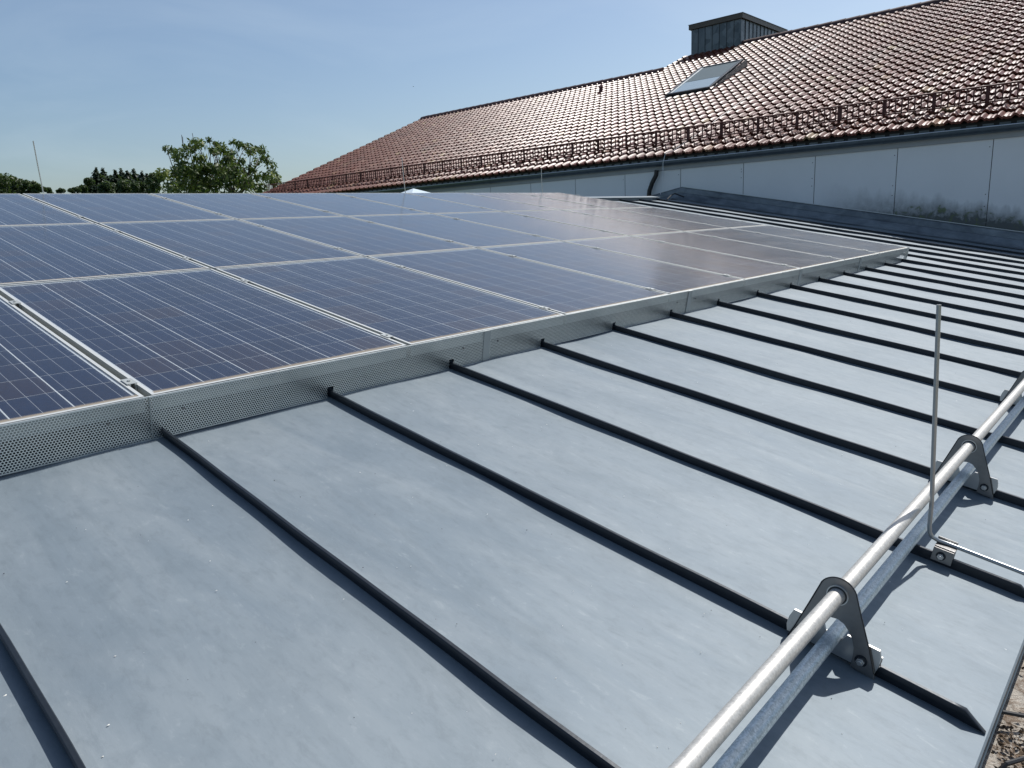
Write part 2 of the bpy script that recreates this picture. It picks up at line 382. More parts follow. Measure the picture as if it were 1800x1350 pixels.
# ------------------------------------------------------------------ metal roof
SP = .610654; SX = .233411; EAVE = -2.143; RIDGE = 5.06; XEND = 12.965
def seamx(k): return SX + SP*k
roof = thing('metal_roof', None, None, RM); roof['kind'] = 'structure'
roof['label'] = 'blue grey zinc roof with dark standing seams'
def hill(x, t, k):
    r = random.Random(k*13+1)
    a = [r.uniform(0, 6.28) for _ in range(6)]
    return (.0022*math.sin(t*2.1+a[0])*math.sin(x*5.2+a[1]) + .0016*math.sin(t*5.3+a[2]+x*3) + .0010*math.sin(t*11.+a[3])*math.sin(x*9+a[4]))
for k in range(-5, 20):
    x0 = seamx(k); x1 = seamx(k+1) if k < 19 else XEND
    fx = [0, .01, .03, .07, .14, .22, .32, .42, .52, .62, .72, .80, .87, .93, .97, .99, 1.]
    near = k < 6; NT = 90 if near else 40
    mb = MB(); vs = []
    for j in range(NT+1):
        t = EAVE + (RIDGE-EAVE)*j/NT
        for f in fx:
            w = math.sin(math.pi*f)**.6 if 0 < f < 1 else 0
            z = hill(f*SP, t, k)*w*2.0 - .0022*math.exp(-((f-.06)/.05)**2)*(math.sin(t*6.3+k*2)+.6*math.sin(t*13.1+k)) * (1 if 0 < f else 0) - .0022*math.exp(-((f-.93)/.06)**2)*(math.sin(t*5.1+k*3)+.6*math.sin(t*11.7+k*1.7)) * (1 if f < 1 else 0)
            e = min(f, 1-f)
            if e < .05: z += (.05-e)/.05*.0035
            if j == 0: z = min(z, 0)
            vs.append((f*(x1-x0), t, z))
    nx = len(fx)
    fs = [(j*nx+i, j*nx+i+1, (j+1)*nx+i+1, (j+1)*nx+i) for j in range(NT) for i in range(nx-1)]
    mb.add(vs, fs)
    # folded front edge
    L = x1-x0
    mb.add([(0, EAVE, 0), (L, EAVE, 0), (L, EAVE-.004, -.004), (0, EAVE-.004, -.004), (L, EAVE-.002, -.02), (0, EAVE-.002, -.02)], [(0, 3, 2, 1), (3, 5, 4, 2)])
    mb.build('roof_tray', M_zinc, roof, smooth=True, mw=T((x0, 0, 0)))
def seam_mesh(k):
    r = random.Random(k+50); a = [r.uniform(0, 6.28) for _ in range(4)]
    near = k < 5; NT = 110 if near else 50
    amp = 1.0
    prof = [(-.0016, 0), (-.0016, .0175), (-.0062, .0185), (-.0068, .0225), (-.0066, .0285), (-.0045, .0305), (.0025, .0308), (.0042, .029), (.0044, .020), (.0018, .018), (.0016, 0)]
    path = []
    for j in range(NT+1):
        t = -2.140 + (RIDGE+2.140)*j/NT
        dx = amp*(.0022*math.sin(t*2.6+a[0]) + .0012*math.sin(t*7.+a[1]) + .0005*math.sin(t*17+a[3]))
        h = min(1., max(.06, (t+2.140)/.04)) * (1 + .02*math.sin(t*9+a[2]))
        path.append(((dx, t, .0015), (1, 0, 0), (0, 0, h)))
    # extra station for the cut end
    path.insert(1, ((path[0][0][0], -2.100, .0015), (1, 0, 0), (0, 0, 1.)))
    path = [p for i, p in enumerate(path) if i < 2 or p[0][1] > -2.095]
    mb = MB(); mb.sweep(prof, path)
    return mb.mesh('seam', M_seam, smooth=True)
for k in range(-4, 20):
    link('seam', seam_mesh(k), roof, T((seamx(k), 0, 0)))
# drip edge, ridge cap, back slope
mb = MB(); mb.prism([(EAVE+.006, -.006), (EAVE-.003, -.006), (EAVE-.006, -.030), (EAVE-.009, -.032), (EAVE-.009, -.034), (EAVE-.002, -.033), (EAVE+.003, -.012)], 0, -2.8, XEND)
mb.build('drip_edge', M_gut, roof)
mb = MB(); mb.box(-2.8, 11.86, RIDGE-.06, RIDGE+.09, .002, .055)
mb.build('ridge_cap', M_flash, roof, bevel=.003)
mb = MB(); mb.box(-2.8, 11.90, RIDGE-.075, RIDGE+.10, .0555, .0585)
mb.build('ridge_cap_top', M_zinc, roof)
ca2 = math.cos(2*AL); sa2 = math.sin(2*AL)
mb = MB(); mb.add([(-2.8, RIDGE, 0), (XEND, RIDGE, 0), (XEND, RIDGE+6.5*ca2, -6.5*sa2), (-2.8, RIDGE+6.5*ca2, -6.5*sa2)], [(0, 1, 2, 3)])
mb.build('back_slope', M_zinc, roof)
# flashing against the wall
mb = MB()
prof = [(-.30, .006), (-.12, .010), (-.075, .060), (-.060, .105), (-.045, .118), (-.030, .120), (-.022, .19), (-.012, .215), (-.020, .218), (-.020, .225), (.03, .228), (.03, 0)]
path = []
for t in [EAVE+.02+(RIDGE+.1-EAVE)*j/24 for j in range(25)]:
    w = .004*math.sin(t*7)+.003*math.sin(t*17.3)
    path.append(((XEND+w*.4, t, 0), (1, 0, 0), (0, 0, 1)))
path.append(((XEND, RIDGE+.12+1.2*ca2, -1.2*sa2), (1, 0, 0), (0, 0, 1)))
mb.sweep(prof, path)
mb.build('wall_flashing', M_flash, roof, smooth=True)
mb = MB(); mb.box(XEND-.030, XEND-.023, EAVE, RIDGE+.09, .2265, .2345)
mb.build('flashing_bead', M_gutlip, roof)
# debris on the ridge end
mb = MB(); mb.tube([(12.0, 4.9, .03), (12.25, 4.98, .09), (12.45, 5.02, .12), (12.6, 4.9, .07)], .012, 6)
tag(mb.build('cable_end', M_black, mw=RM), 'short dark cable end lying in the corner of ridge and wall', 'cable')

# annex walls under the metal roof
mb = MB(); ey = (RM @ Vector((0, EAVE, 0)))
mb.box(-2.7, 12.9, .34, 13.2, GZ+.005, -1.05)
tag(mb.build('annex_wall', M_render), 'pale rendered storey carrying the zinc roof', 'building')

# ------------------------------------------------------------------ solar array
PX = 1.015; PW = .992; PL = 1.6405; ROW = 1.65608; X0 = .81239
FR = .011     # visible frame width
CP = .1590    # cell pitch
def frame_mesh(w):
    mb = MB(); H = .05
    for (a, b, c, d) in ((0, w, 0, FR), (0, w, PL-FR, PL), (0, FR, FR, PL-FR), (w-FR, w, FR, PL-FR)):
        mb.box(a, b, c, d, -H, 0)
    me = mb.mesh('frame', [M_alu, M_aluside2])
    for p in me.polygons: p.material_index = 0 if p.normal.z > .5 else 1  # bright aluminium on top, copy with painted shade on the sides
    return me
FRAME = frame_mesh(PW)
mb = MB(); mb.add([(FR, FR, 0), (PW-FR, FR, 0), (PW-FR, PL-FR, 0), (FR, PL-FR, 0)], [(0, 1, 2, 3)])
BACK = mb.mesh('backsheet', M_back)
mb = MB(); mb.add([(FR, FR, 0), (PW-FR, FR, 0), (PW-FR, PL-FR, 0), (FR, PL-FR, 0)], [(0, 1, 2, 3)])
GLASS = mb.mesh('glass', M_glass)
CX0 = (PW - 6*CP)/2; CY0 = (PL - 10*CP)/2 + .004
def cell_quads(cells):
    """cells: list of (cx, cy, tint)"""
    me = bpy.data.meshes.new('cell'); v = []; f = []; uv = []; tint = []
    gx, gy = .0022, .0012
    for cx, cy, tn in cells:
        b = len(v); x0, x1, y0, y1 = cx-CP/2+gx, cx+CP/2-gx, cy-CP/2+gy, cy+CP/2-gy
        v += [(x0, y0, 0), (x1, y0, 0), (x1, y1, 0), (x0, y1, 0), (x0, y0, -.0002), (x1, y0, -.0002), (x1, y1, -.0002), (x0, y1, -.0002)]
        f += [(b, b+1, b+2, b+3), (b, b+4, b+5, b+1), (b+1, b+5, b+6, b+2), (b+2, b+6, b+7, b+3), (b+3, b+7, b+4, b)]
        uv += [(0, 0), (1, 0), (1, 1), (0, 1)] + [(.33, 0)]*16; tint += [tn]*5
    me.from_pydata(v, [], f); me.materials.append(M_cell)
    l = me.uv_layers.new(name='UVMap'); l.data.foreach_set('uv', [c for p in uv for c in p])
    a = me.attributes.new('tint', 'FLOAT', 'FACE'); a.data.foreach_set('value', tint)
    return me
ONE = cell_quads([(0, 0, 0.)])
FARCELLS = [cell_quads([(CX0+CP*(i+.5), CY0+CP*(j+.5), random.Random(v*100+i*10+j).random()) for i in range(6) for j in range(10)]) for v in range(4)]
near_panels = {(-1, 0), (0, 0), (1, 0), (2, 0), (3, 0), (0, 1), (1, 1)}
rows_txt = {0: 'front row', 1: 'middle row', 2: 'top row'}
ord_txt = ['first', 'second', 'third', 'fourth', 'fifth', 'sixth', 'seventh', 'eighth']
for j in range(3):
    for i in range(-2, 8):
        x = X0 + i*PX + (PX-PW)/2; y = j*ROW + .004
        if i < 0:
            lab = 'blue solar panel cut by the left picture edge, %s' % rows_txt[j] if i == -1 else None
            if i == -2:
                if j < 2: continue
                lab = 'blue solar panel at the far left end of the top row'
            elif j == 0: lab = 'near blue solar panel left of the wide gap, behind perforated fence'
        else:
            colr = 'deep blue' if i < 3 else ('grey blue' if i < 5 else 'brownish grey')
            if i == 7: lab = '%s solar panel at the far right end of the %s' % (colr, rows_txt[j])
            else: lab = '%s solar panel, %s from the right end of the %s' % (colr, ord_txt[7-i], rows_txt[j])
        dz = rnd.uniform(-.0008, .0008)
        p = thing('solar_panel', lab, 'solar panel', RM @ T((x, y, HF+dz)) @ Matrix.Rotation(rnd.uniform(-.0006, .0006), 4, 'Y'), 'solar panels of the roof array')
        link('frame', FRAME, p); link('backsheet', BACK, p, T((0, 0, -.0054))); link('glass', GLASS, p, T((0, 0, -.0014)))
        if (i, j) in near_panels:
            for a in range(6):
                for b in range(10):
                    link('cell', ONE, p, T((CX0+CP*(a+.5), CY0+CP*(b+.5), -.0050)))
        else:
            c = link('cells', FARCELLS[(i*3+j) % 4], p, T((0, 0, -.0050))); c['kind'] = 'stuff'
# rails with clamps
names = {0: 'front row', 1: 'middle row', 2: 'top row'}
for j in range(3):
    for h, tt in enumerate((.075 if j == 0 else .30, 1.30)):
        z1 = HF-.0515; t0 = j*ROW+tt
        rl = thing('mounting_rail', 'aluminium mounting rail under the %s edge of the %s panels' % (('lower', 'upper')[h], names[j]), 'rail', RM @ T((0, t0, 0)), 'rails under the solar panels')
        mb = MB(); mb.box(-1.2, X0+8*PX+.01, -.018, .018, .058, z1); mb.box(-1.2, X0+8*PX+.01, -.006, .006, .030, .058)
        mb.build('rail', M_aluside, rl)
        for i in range(-1, 9):
            xc = X0+i*PX
            if j == 0 and h == 0: tc = .07
            else: tc = 0
            mb = MB(); w = (PX-PW)/2
            if i < 8:
                mb.box(xc-w+.001, xc-w+.005, tc-.032, tc+.032, z1+.001, HF+.002); mb.box(xc+w-.005, xc+w-.001, tc-.032, tc+.032, z1+.001, HF+.002)
                mb.box(xc-w-.004, xc+w+.004, tc-.026, tc+.026, HF+.0022, HF+.0042)
                mb.tube([(xc, tc, HF+.0043), (xc, tc, HF+.008)], .0055, 6)
            else:
                mb.box(xc-w-.006, xc+.010, tc-.03, tc+.03, HF+.0022, HF+.0055)
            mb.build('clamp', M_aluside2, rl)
# supports down to the seams
# small white blocks standing at the front-edge joints are part of the front rail clamps

# ------------------------------------------------------------------ perforated screen
joins = [-1.25, .35-.55, .812, 2.25, 4.07, 5.86, 7.32, 8.965]
joins = [-1.25, .812, 2.25, 4.07, 5.86, 7.32, 8.965]
for a, b in zip(joins[:-1], joins[1:]):
    A = a-.0 ; B = b+ (.05 if b < 8.9 else 0)
    off = -.0 if joins.index(a) % 2 == 0 else -.0016
    ks = [k for k in range(-3, 16) if A+.03 < seamx(k) < B-.03]
    xs = [A]; notch = []
    for k in ks: xs += [seamx(k)-.014, seamx(k)+.012]
    xs.append(B)
    vs = []; fs = []
    def q(x0, x1, z0, z1):
        n = len(vs); vs.extend([(x0, off, z0), (x1, off, z0), (x1, off, z1), (x0, off, z1)]); fs.append((n, n+1, n+2, n+3))
    for i in range(len(xs)-1):
        q(xs[i], xs[i+1], .002 if i % 2 == 0 else .046, HF-.002)
    mb = MB(); mb.add(vs, fs)
    # folded top lip
    mb.add([(A, off, HF-.002), (B, off, HF-.002), (B, off+.0022, HF-.0016), (A, off+.0022, HF-.0016)], [(0, 1, 2, 3)])
    label = {0: 'perforated galvanised screen sheet nearest the lower left corner', 1: 'perforated screen sheet below the second near solar panel', 2: 'perforated screen sheet right of the pale overlap strip',
             3: 'perforated screen sheet halfway along the array edge', 4: 'perforated screen sheet next to last before the array corner', 5: 'farthest perforated screen sheet at the right corner of the array'}[joins.index(a)]
    t = thing('screen_sheet', label, 'screen', RM, 'perforated sheets closing the array edge')
    mb.build('perforated_sheet', M_perf, t)
    mb = MB()
    if b < 1: mb.box(b-.001, b+.002, -.0034, -.0020, .004, HF-.004)
    elif b < 8.9: mb.box(b+.004, b+.046, -.0035, -.0020, .004, HF-.004)
    else: mb.add([(b, -.001, .002), (b+.001, .03, .002), (b+.001, .03, HF), (b, -.001, HF)], [(0, 1, 2, 3)])
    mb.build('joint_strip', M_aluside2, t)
    for xx in (a+.10, b-.12):
        mb = MB(); mb.tube([(xx, off-.0005, .085), (xx, off-.004, .085)], .004, 8); mb.build('screw', M_steel, t)

# ------------------------------------------------------------------ snow guard pipes
def wavy_pipe(tc, ncen, r, x0, x1, sag=0.):
    return [(x0+(x1-x0)*j/40, tc + .0012*math.sin(j*.7), ncen - sag*0) for j in range(41)]
mb = MB(); mb.tube([(-.6+(12.4+.6)*j/60, -1.8345, .151) for j in range(61)], .0162, 28)
tag(mb.build('snow_guard_pipe', M_pipe, mw=RM, smooth=True), 'bright upper snow guard pipe running through the bracket tops', 'pipe')
mb = MB(); prof = []
for k in range(32):
    a = 2*math.pi*k/32; rr = .0155
    if abs((math.degrees(a)-78+180) % 360-180) < 8: rr = .0143
    if abs((math.degrees(a)-125+180) % 360-180) < 7: rr = .0147
    prof.append((math.cos(a)*rr, math.sin(a)*rr))
mb.sweep(prof, [((-.6+13*j/60, -1.8475, .0572), (0, -1, 0), (0, 0, 1)) for j in range(61)])
tag(mb.build('ice_guard_pipe', M_pipe2, mw=RM, smooth=True), 'duller grooved lower pipe lying under the bracket arches', 'pipe')
def nut(mb, x, t, n, r=.0065):
    mb.tube([(x, t, n), (x-.007, t, n)], r, 6)
def make_bracket(mwx, label):
    br = thing('snow_guard_bracket', label, 'bracket', RM @ T((mwx, 0, 0)), 'brackets holding the snow guard pipes')
    pt, pn, ro = -1.8345, .151, .0385
    outer = [(-1.760, .006), (-1.7684, .034), (-1.7863, .110)] + [(pt+ro*math.cos(a), pn+ro*math.sin(a)) for a in np.linspace(math.radians(22), math.radians(160), 16)] + [(-1.8875, .128), (-1.9175, .067), (-1.9385, .017), (-1.944, -.003), (-1.932, .004)]
    inner = [(-1.893, .008), (-1.8925, .034), (-1.890, .052), (-1.883, .069), (-1.8725, .083), (-1.860, .094), (-1.847, .098), (-1.833, .095), (-1.820, .085), (-1.810, .070), (-1.803, .052), (-1.799, .034), (-1.795, .006)]
    mb = MB(); mb.prism(outer+inner, 0, -.0165, -.0130)
    mb.build('plate', M_steel, br, bevel=.0007)
    mb = MB(); mb.tube([(-.0168, a_, b_) for a_, b_ in outer[:-2]], .0015, 6); mb.build('rim', M_steelrim, br, smooth=True)
    ja, jb = -1.7505, -1.9425
    full = [(ja-.004, .014), (ja, .030), (ja-.0015, .050), (ja-.008, .0700), (-1.8475+.024, .0705), (-1.8475+.011, .0415), (-1.8475-.011, .0415), (-1.8475-.024, .0705), (jb+.006, .0700), (jb+.0005, .055), (jb, .034), (jb+.004, .014)]
    def above(pl, lim): return [(a_, max(b_, lim)) for a_, b_ in pl]
    for sg, (x0, x1), (x2, x3) in ((-1, (-.0128, -.0070), (-.0070, -.0012)), (1, (.0056, .0112), (-.0004, .0056))):
        mb = MB(); mb.prism(full if sg < 0 else [(a_, min(b_, .046)) for a_, b_ in full if not .0 < abs(a_+1.8475) < .02], 0, x0, x1)
        if sg < 0:
            mb.box(-.0070, -.0042, ja-.062, ja-.009, .0370, .0690); mb.box(-.0070, -.0042, jb+.007, jb+.060, .0370, .0690)
        mb.build('clamp_jaw', M_steel2, br)
    for tt in (-1.9095, -1.783):
        mb = MB(); nut(mb, -.0182, tt, .032, .0088); mb.tube([(-.0253, tt, .032), (-.0288, tt, .032)], .0048, 12)
        bo = mb.build('bolt', M_steel2, br, bevel=.0006)
        mb = MB(); mb.tube([(-.0166, tt, .032), (-.0181, tt, .032)], .0125, 22); mb.build('washer', M_seam, bo)
    ring = MB(); ring.tube([(-.0192, pt, pn), (-.0166, pt, pn)], .0218, 28); ring.tube([(-.0129, pt, pn), (-.008, pt, pn)], .0200, 28)
    ring.build('collar', M_wire, br)
    ring = MB(); ring.tube([(-.0200, pt, pn), (-.0193, pt, pn)], .0196, 28); ring.build('collar_gap', M_steelrim, br)
    return br
make_bracket(seamx(2), 'nearest A shaped steel bracket, above the seam that ends lower right')
make_bracket(seamx(4), 'middle A shaped steel bracket, just behind the bent upright rod')
make_bracket(seamx(6), 'farthest steel bracket, cut by the right picture edge')

# ------------------------------------------------------------------ lightning rod on the seam clamp
rodt = thing('lightning_rod', 'thin upright grey rod bent at its foot, on the seam between two brackets', 'lightning rod', RM @ T((seamx(3), 0, 0)))
foot = [(.022, -2.32, .052), (.022, -2.1, .054), (.020, -1.98, .056), (.018, -1.925, .057), (.012, -1.900, .059), (.004, -1.885, .066), (-.002, -1.8765, .080), (-.004, -1.872, .100), (-.005, -1.862, .16)]
top = [(-.004-.0*j/8, -1.862+(1.862-1.747)*j/12, .16+(.675-.16)*j/12) for j in range(1, 13)]
mb = MB(); mb.tube(foot+top, .0056, 12); mb.build('rod', M_rod, rodt, smooth=True)
mb = MB(); mb.box(-.013, -.0075, -1.947, -1.898, .012, .0500); mb.box(.0055, .011, -1.947, -1.898, .012, .0500); mb.box(-.0075, .026, -1.947, -1.898, .0502, .0530)
mb.box(.0265, .0295, -1.944, -1.896, .044, .066)
mb.build('clamp', M_steel, rodt, bevel=.0008)
mb = MB(); nut(mb, -.0145, -1.9195, .030, .0085); mb.tube([(-.0216, -1.9195, .030), (-.025, -1.9195, .030)], .0046, 12)
bo = mb.build('bolt', M_steel2, rodt, bevel=.0006)
mb = MB(); mb.tube([(-.0131, -1.9195, .030), (-.0144, -1.9195, .030)], .0118, 22); mb.build('washer', M_seam, bo)

# rods standing on the ridge behind the array
for (x, z0, z1, lx, lab) in ((2.03, .46, .862, -.02, 'thin lightning rod against the sky at the far left'), (6.01, .45, .852, -.055, 'thin pale rod in front of the red tiles, beside the small pyramid dome'),
                             (8.67, .44, .772, -.065, 'thin pale rod before the wall at the right end of the top panel row')):
    t = thing('lightning_rod', lab, 'lightning rod', T((x, 7.27, 0)), 'lightning rods along the ridge')
    mb = MB(); mb.tube([(0, 0, .22), (0, 0, z0), (lx*.5, -.02, (z0+z1)/2), (lx, -.05, z1)], .0048, 8); mb.build('rod', M_wire, t, smooth=True)
    mb = MB(); mb.box(-.03, .03, -.03, .03, .27, .33); mb.build('clamp', M_steel2, t)

# pyramid domes behind the ridge
def dome(cx, cy, zt, w, lab):
    t = thing('roof_dome', lab, 'roof dome', T((cx, cy, 0)), 'pyramid domes behind the ridge')
    h = w/2; mb = MB()
    mb.add([(-h, -h, zt-.075), (h, -h, zt-.075), (h, h, zt-.075), (-h, h, zt-.075), (0, 0, zt)], [(0, 1, 4), (1, 2, 4), (2, 3, 4), (3, 0, 4)])
    mb.box(-h, h, -h, h, zt-.095, zt-.0755); mb.build('dome', M_dome, t)
    mb = MB(); mb.box(-h+.04, h-.04, -h+.04, h-.04, zt-.85, zt-.096); mb.build('kerb', M_flash, t)
dome(6.93, 8.20, .555, .37, 'small pale pyramid dome peeking over the panels, the larger one')
dome(9.33, 9.75, .565, .37, 'tip of a second pale pyramid dome just right of the first')

# ------------------------------------------------------------------ loose bits on the zinc
def flake(mb, x, t, s, r):
    a = r.uniform(0, 6.28); pts = []
    n = 5
    for k in range(n):
        rr = s*r.uniform(.5, 1.1); b = a+k*6.283/n
        pts.append((x+math.cos(b)*rr, t+math.sin(b)*rr*.5, 0.0035+r.uniform(0, s*.25)))
    c = len(mb.v); mb.v += [(x, t, .0045+s*.25)] + pts; mb.f += [(c, c+1+k, c+1+(k+1) % n) for k in range(n)]
    mb.f += [tuple(c+1+k for k in range(n))]
r = random.Random(3)
mb = MB()
for (x, t, s) in [(.37, -.9, .0035), (.30, -1.06, .003), (.20, -.88, .004), (.212, -.884, .0025), (.27, -1.12, .003), (2.6, -1.48, .004)] + [(r.uniform(.0, 4.), r.uniform(-2.1, -.1), r.uniform(.001, .0028)) for _ in range(150)]:
    if abs((x-SX)/SP-round((x-SX)/SP)) < .04: continue
    flake(mb, x, t, s, r)
o = tag(mb.build('pale_flakes', M_chip, mw=RM), 'tiny pale flakes scattered on the zinc', kind='stuff')
mb = MB()
for _ in range(110):
    x = r.uniform(0, 5); t = r.uniform(-2.1, -.1)
    if abs((x-SX)/SP-round((x-SX)/SP)) < .04: continue
    flake(mb, x, t, r.uniform(.001, .003), r)
flake(mb, 3.05, -1.985, .009, r)
tag(mb.build('dark_grit', M_black, mw=RM), 'small dark grit scattered on the zinc', kind='stuff')

# debris and cable on the lower ledge
mb = MB(); r = random.Random(11)
for _ in range(9000):
    x = r.uniform(1., 2.6); y = r.uniform(-.25, .17)
    cl = math.sin(x*9+.2)*math.sin(y*14+x*4)+.6*math.sin(x*31+y*17)*math.sin(y*39-x*11)+r.uniform(-.4, .4)-.25+(.55 if x < 1.62 and y < .15 else 0)
    if cl < .35: continue
    s = r.uniform(.002, .008); c = len(mb.v); a = r.uniform(0, 6.28); z = -1.063
    pts = [(x+math.cos(a+b)*s*q, y+math.sin(a+b)*s*q, z+r.uniform(.001, .01)) for b, q in ((0, 1), (1.9, .5), (3.1, 1.1), (4.6, .5))]
    mb.v += pts+[(x, y, z+s)]; mb.f += [(c, c+1, c+4), (c+1, c+2, c+4), (c+2, c+3, c+4), (c+3, c, c+4)]
tag(mb.build('moss_litter', M_moss), 'brown moss and leaf litter on the ledge below the roof', kind='stuff')
mb = MB(); mb.tube([(1.60, .21, -1.0250), (1.64, .14, -1.0350), (1.72, .09, -1.0500), (1.9, .03, -1.0570), (2.3, -.15, -1.0570)], .0045, 8)
tag(mb.build('cable', M_black, smooth=True), 'thin black cable coming out from under the zinc roof edge', 'cable')
mb = MB(); mb.tube([(1.445, .152, -1.0500), (1.465, .140, -1.0350), (1.50, .118, -1.0350), (1.54, .09, -1.0430), (1.62, .04, -1.0530)], .0045, 7); mb.tube([(1.445, .152, -1.0500), (1.430, .135, -1.0570), (1.43, .11, -1.0590)], .003, 6)
tag(mb.build('twig', M_black), 'bent dark twig among the brown litter, lower right', 'twig')

# ------------------------------------------------------------------ main building: wall
YL, YR = 24.10, -3.4
WX = 13.0
bld = thing('tiled_building', 'long building with red pantile roof and grey panelled wall', 'building')
mb = MB(); mb.box(WX+.03, 32, YR, YL-.2, GZ+.005, .93); mb.build('masonry', M_render, bld)
pitch = 1.284; base = 2.25
k = -5
while base+pitch*k < YL-.2:
    y0 = base+pitch*k; y1 = min(y0+pitch, YL-.2)
    mb = MB(); mb.box(WX, WX+.02, y0+.009, y1-.0, -3.2, .885); mb.build('cladding_panel', M_clad, bld)
    mb = MB(); mb.box(WX-.0035, WX-.0005, y0+.012, y0+.092, -3.2, .884)
    sob = mb.build('cover_strip', M_clad, bld)
    if y0 > YR and y0 < 9:
        yy = RM @ Vector((0, 0, 0))
        zr = math.tan(AL)*(y0) - .78
        for zz in (.78, .10*(.78-zr)+zr+.36, zr+.30):
            if zz > .80: continue
            m2 = MB(); m2.tube([(WX-.0036, y0+.045, zz), (WX-.007, y0+.045, zz)], .007, 8); m2.build('screw', M_black, sob)
    k += 1
mb = MB(); mb.box(WX+.0005, WX+.012, YR, YL-.2, -3.2, .88); mb.build('joint_backing', M_black, bld)
mb = MB(); mb.box(WX-.035, WX+.3, YR, YL-.2, .886, .975); mb.build('fascia_board', M_fascia, bld)
mb = MB(); mb.box(WX-.010, WX+.1, YR, YL-.2, .976, 1.15); mb.build('eave_flashing', M_black, bld)
# sheet tongues behind the gutter
mb = MB(); mb.box(WX-.016, WX-.0105, 0, .14, 1.0, 1.108); CM_ = mb.mesh('eave_tongue', M_flash)
y = YR
while y < YL-.3:
    link('eave_tongue', CM_, bld, T((0, y, 0))); y += .21
# gutter
gx, gz, gr = 12.900, 1.050, .085
mb = MB(); prof = [(gr*math.cos(a), gr*math.sin(a)) for a in np.linspace(math.pi, 2*math.pi, 17)] + [((gr-.003)*math.cos(a), (gr-.003)*math.sin(a)) for a in np.linspace(2*math.pi, math.pi, 17)]
mb.sweep(prof, [((gx, y, gz), (1, 0, 0), (0, 0, 1)) for y in np.linspace(YR, YL-.2, 30)])
gut = mb.build('gutter', M_gut, bld, smooth=True)
mb = MB(); mb.tube([(gx-gr, y, gz+.004) for y in np.linspace(YR, YL-.2, 30)], .0075, 8); mb.build('gutter_bead', M_gutlip, gut, smooth=True)
for i in range(9):
    y = .8+i*2.9
    mb = MB(); prof = [((gr+.004)*math.cos(a), (gr+.004)*math.sin(a)) for a in np.linspace(math.pi, 2*math.pi, 13)] + [((gr+.001)*math.cos(a), (gr+.001)*math.sin(a)) for a in np.linspace(2*math.pi, math.pi, 13)]
    mb.sweep(prof, [((gx, y+d, gz), (1, 0, 0), (0, 0, 1)) for d in (0, .03)]); mb.build('gutter_joint', M_gut, gut)

# black hose from gutter to roof ridge
P = []
for (px, py) in ((7.86, .90), (7.88, .80), (7.97, .66), (8.03, .52), (8.05, .38)):
    P.append((WX-.10, px, py))
mb = MB(); mb.tube(P, .045, 12)
tag(mb.build('downpipe', M_black, smooth=True), 'short black crooked downpipe on the grey wall above the ridge', 'pipe')

# ------------------------------------------------------------------ tile roof
CW = .21; CL = .333; RA = 8.80; RB = 10.64; YSTEP = 12.72
def prof_z(u):
    z = 0
    d = abs(u-.27)
    if d < .22: z += .041*math.cos(d/.22*math.pi/2)**1.15
    d = abs(u-.62)
    if d < .11: z += .012*math.cos(d/.11*math.pi/2)
    d = min(abs(u-.92), abs(u+.08))
    if d < .09: z += .006*math.cos(d/.09*math.pi/2)
    return z
US = [0, .06, .12, .18, .24, .30, .36, .42, .50, .56, .62, .68, .75, .84, .93, 1.0]
def tile_geo(detail=True):
    us = US if detail else [0, .08, .18, .27, .36, .46, .56, .64, .75, .88, 1.]
    v = []; n = len(us)
    lift, L, bul, up = .057, CL+.03, .015, .004
    for u_ in us: v.append((u_*CW, .003, prof_z(u_)+lift-.038))
    for y_ in (0., .09, .19, .29, L):
        q_ = y_/L
        for u_ in us: v.append((u_*CW, y_, prof_z(u_)+lift+(up-lift)*q_+4*bul*q_*(1-q_)))
    f = []
    for r_ in range(5):
        for i in range(n-1): f.append((r_*n+i, r_*n+i+1, (r_+1)*n+i+1, (r_+1)*n+i))
    f.append(tuple(k*n for k in range(6))); f.append(tuple((6-k)*n-1 for k in range(6)))
    return v, f
tiles = []
SKY = (9.14, 10.38, 4.98, 7.0)     # skylight Y range and s range
ny = int((YL-YR)/CW)
for c in range(ny):
    yl = YL - c*CW      # left edge (high Y); tile spans yl-CW .. yl
    smax = RB if yl-CW < YSTEP-.05 else RA
    for rr in range(int(smax/CL)+1):
        s0 = rr*CL
        if s0 > smax-.12: continue
        yc = yl-CW/2
        if SKY[0]-.02 < yc < SKY[1]+.02 and SKY[2]-.12 < s0+CL/2 < SKY[3]+.08: continue
        if 10.78 < yc < 12.55 and s0 > 10.42: continue
        tiles.append((c, rr, yl, s0))
def dist(t):
    P = TM @ Vector((-t[2], t[3], 0)); d = P.normalized()
    px = 900+1271.57*(P.dot(R)/P.dot(F)); py = 675-1271.57*(P.dot(U)/P.dot(F))
    vis = P.dot(F) > 0 and -10 < px < 1820 and -10 < py < 1360
    return (0 if vis else 1, P.length)
tiles.sort(key=dist)
tv, tf = tile_geo(True)
tm = bpy.data.meshes.new('tile'); tm.from_pydata(tv, [], tf); tm.materials.append(M_tile)
tm.polygons.foreach_set('use_smooth', [True]*len(tm.polygons)); tm.set_sharp_from_angle(angle=math.radians(50))
def tmat(t, r):
    c, rr, yl, s0 = t
    return TM @ T((-yl, s0-.045+r.uniform(-.006, .006), r.uniform(-.003, .003))) @ Matrix.Rotation(r.uniform(-.011, .011), 4, 'Z') @ Matrix.Rotation(r.uniform(-.014, .014), 4, 'X')
rt = random.Random(21)
for t in tiles[:300]:
    link('tile', tm, bld, tmat(t, rt))
fv, ff = tile_geo(False); fv = np.array(fv); ff4 = ff; nV = len(fv)
allv = []; allf = []; tint = []
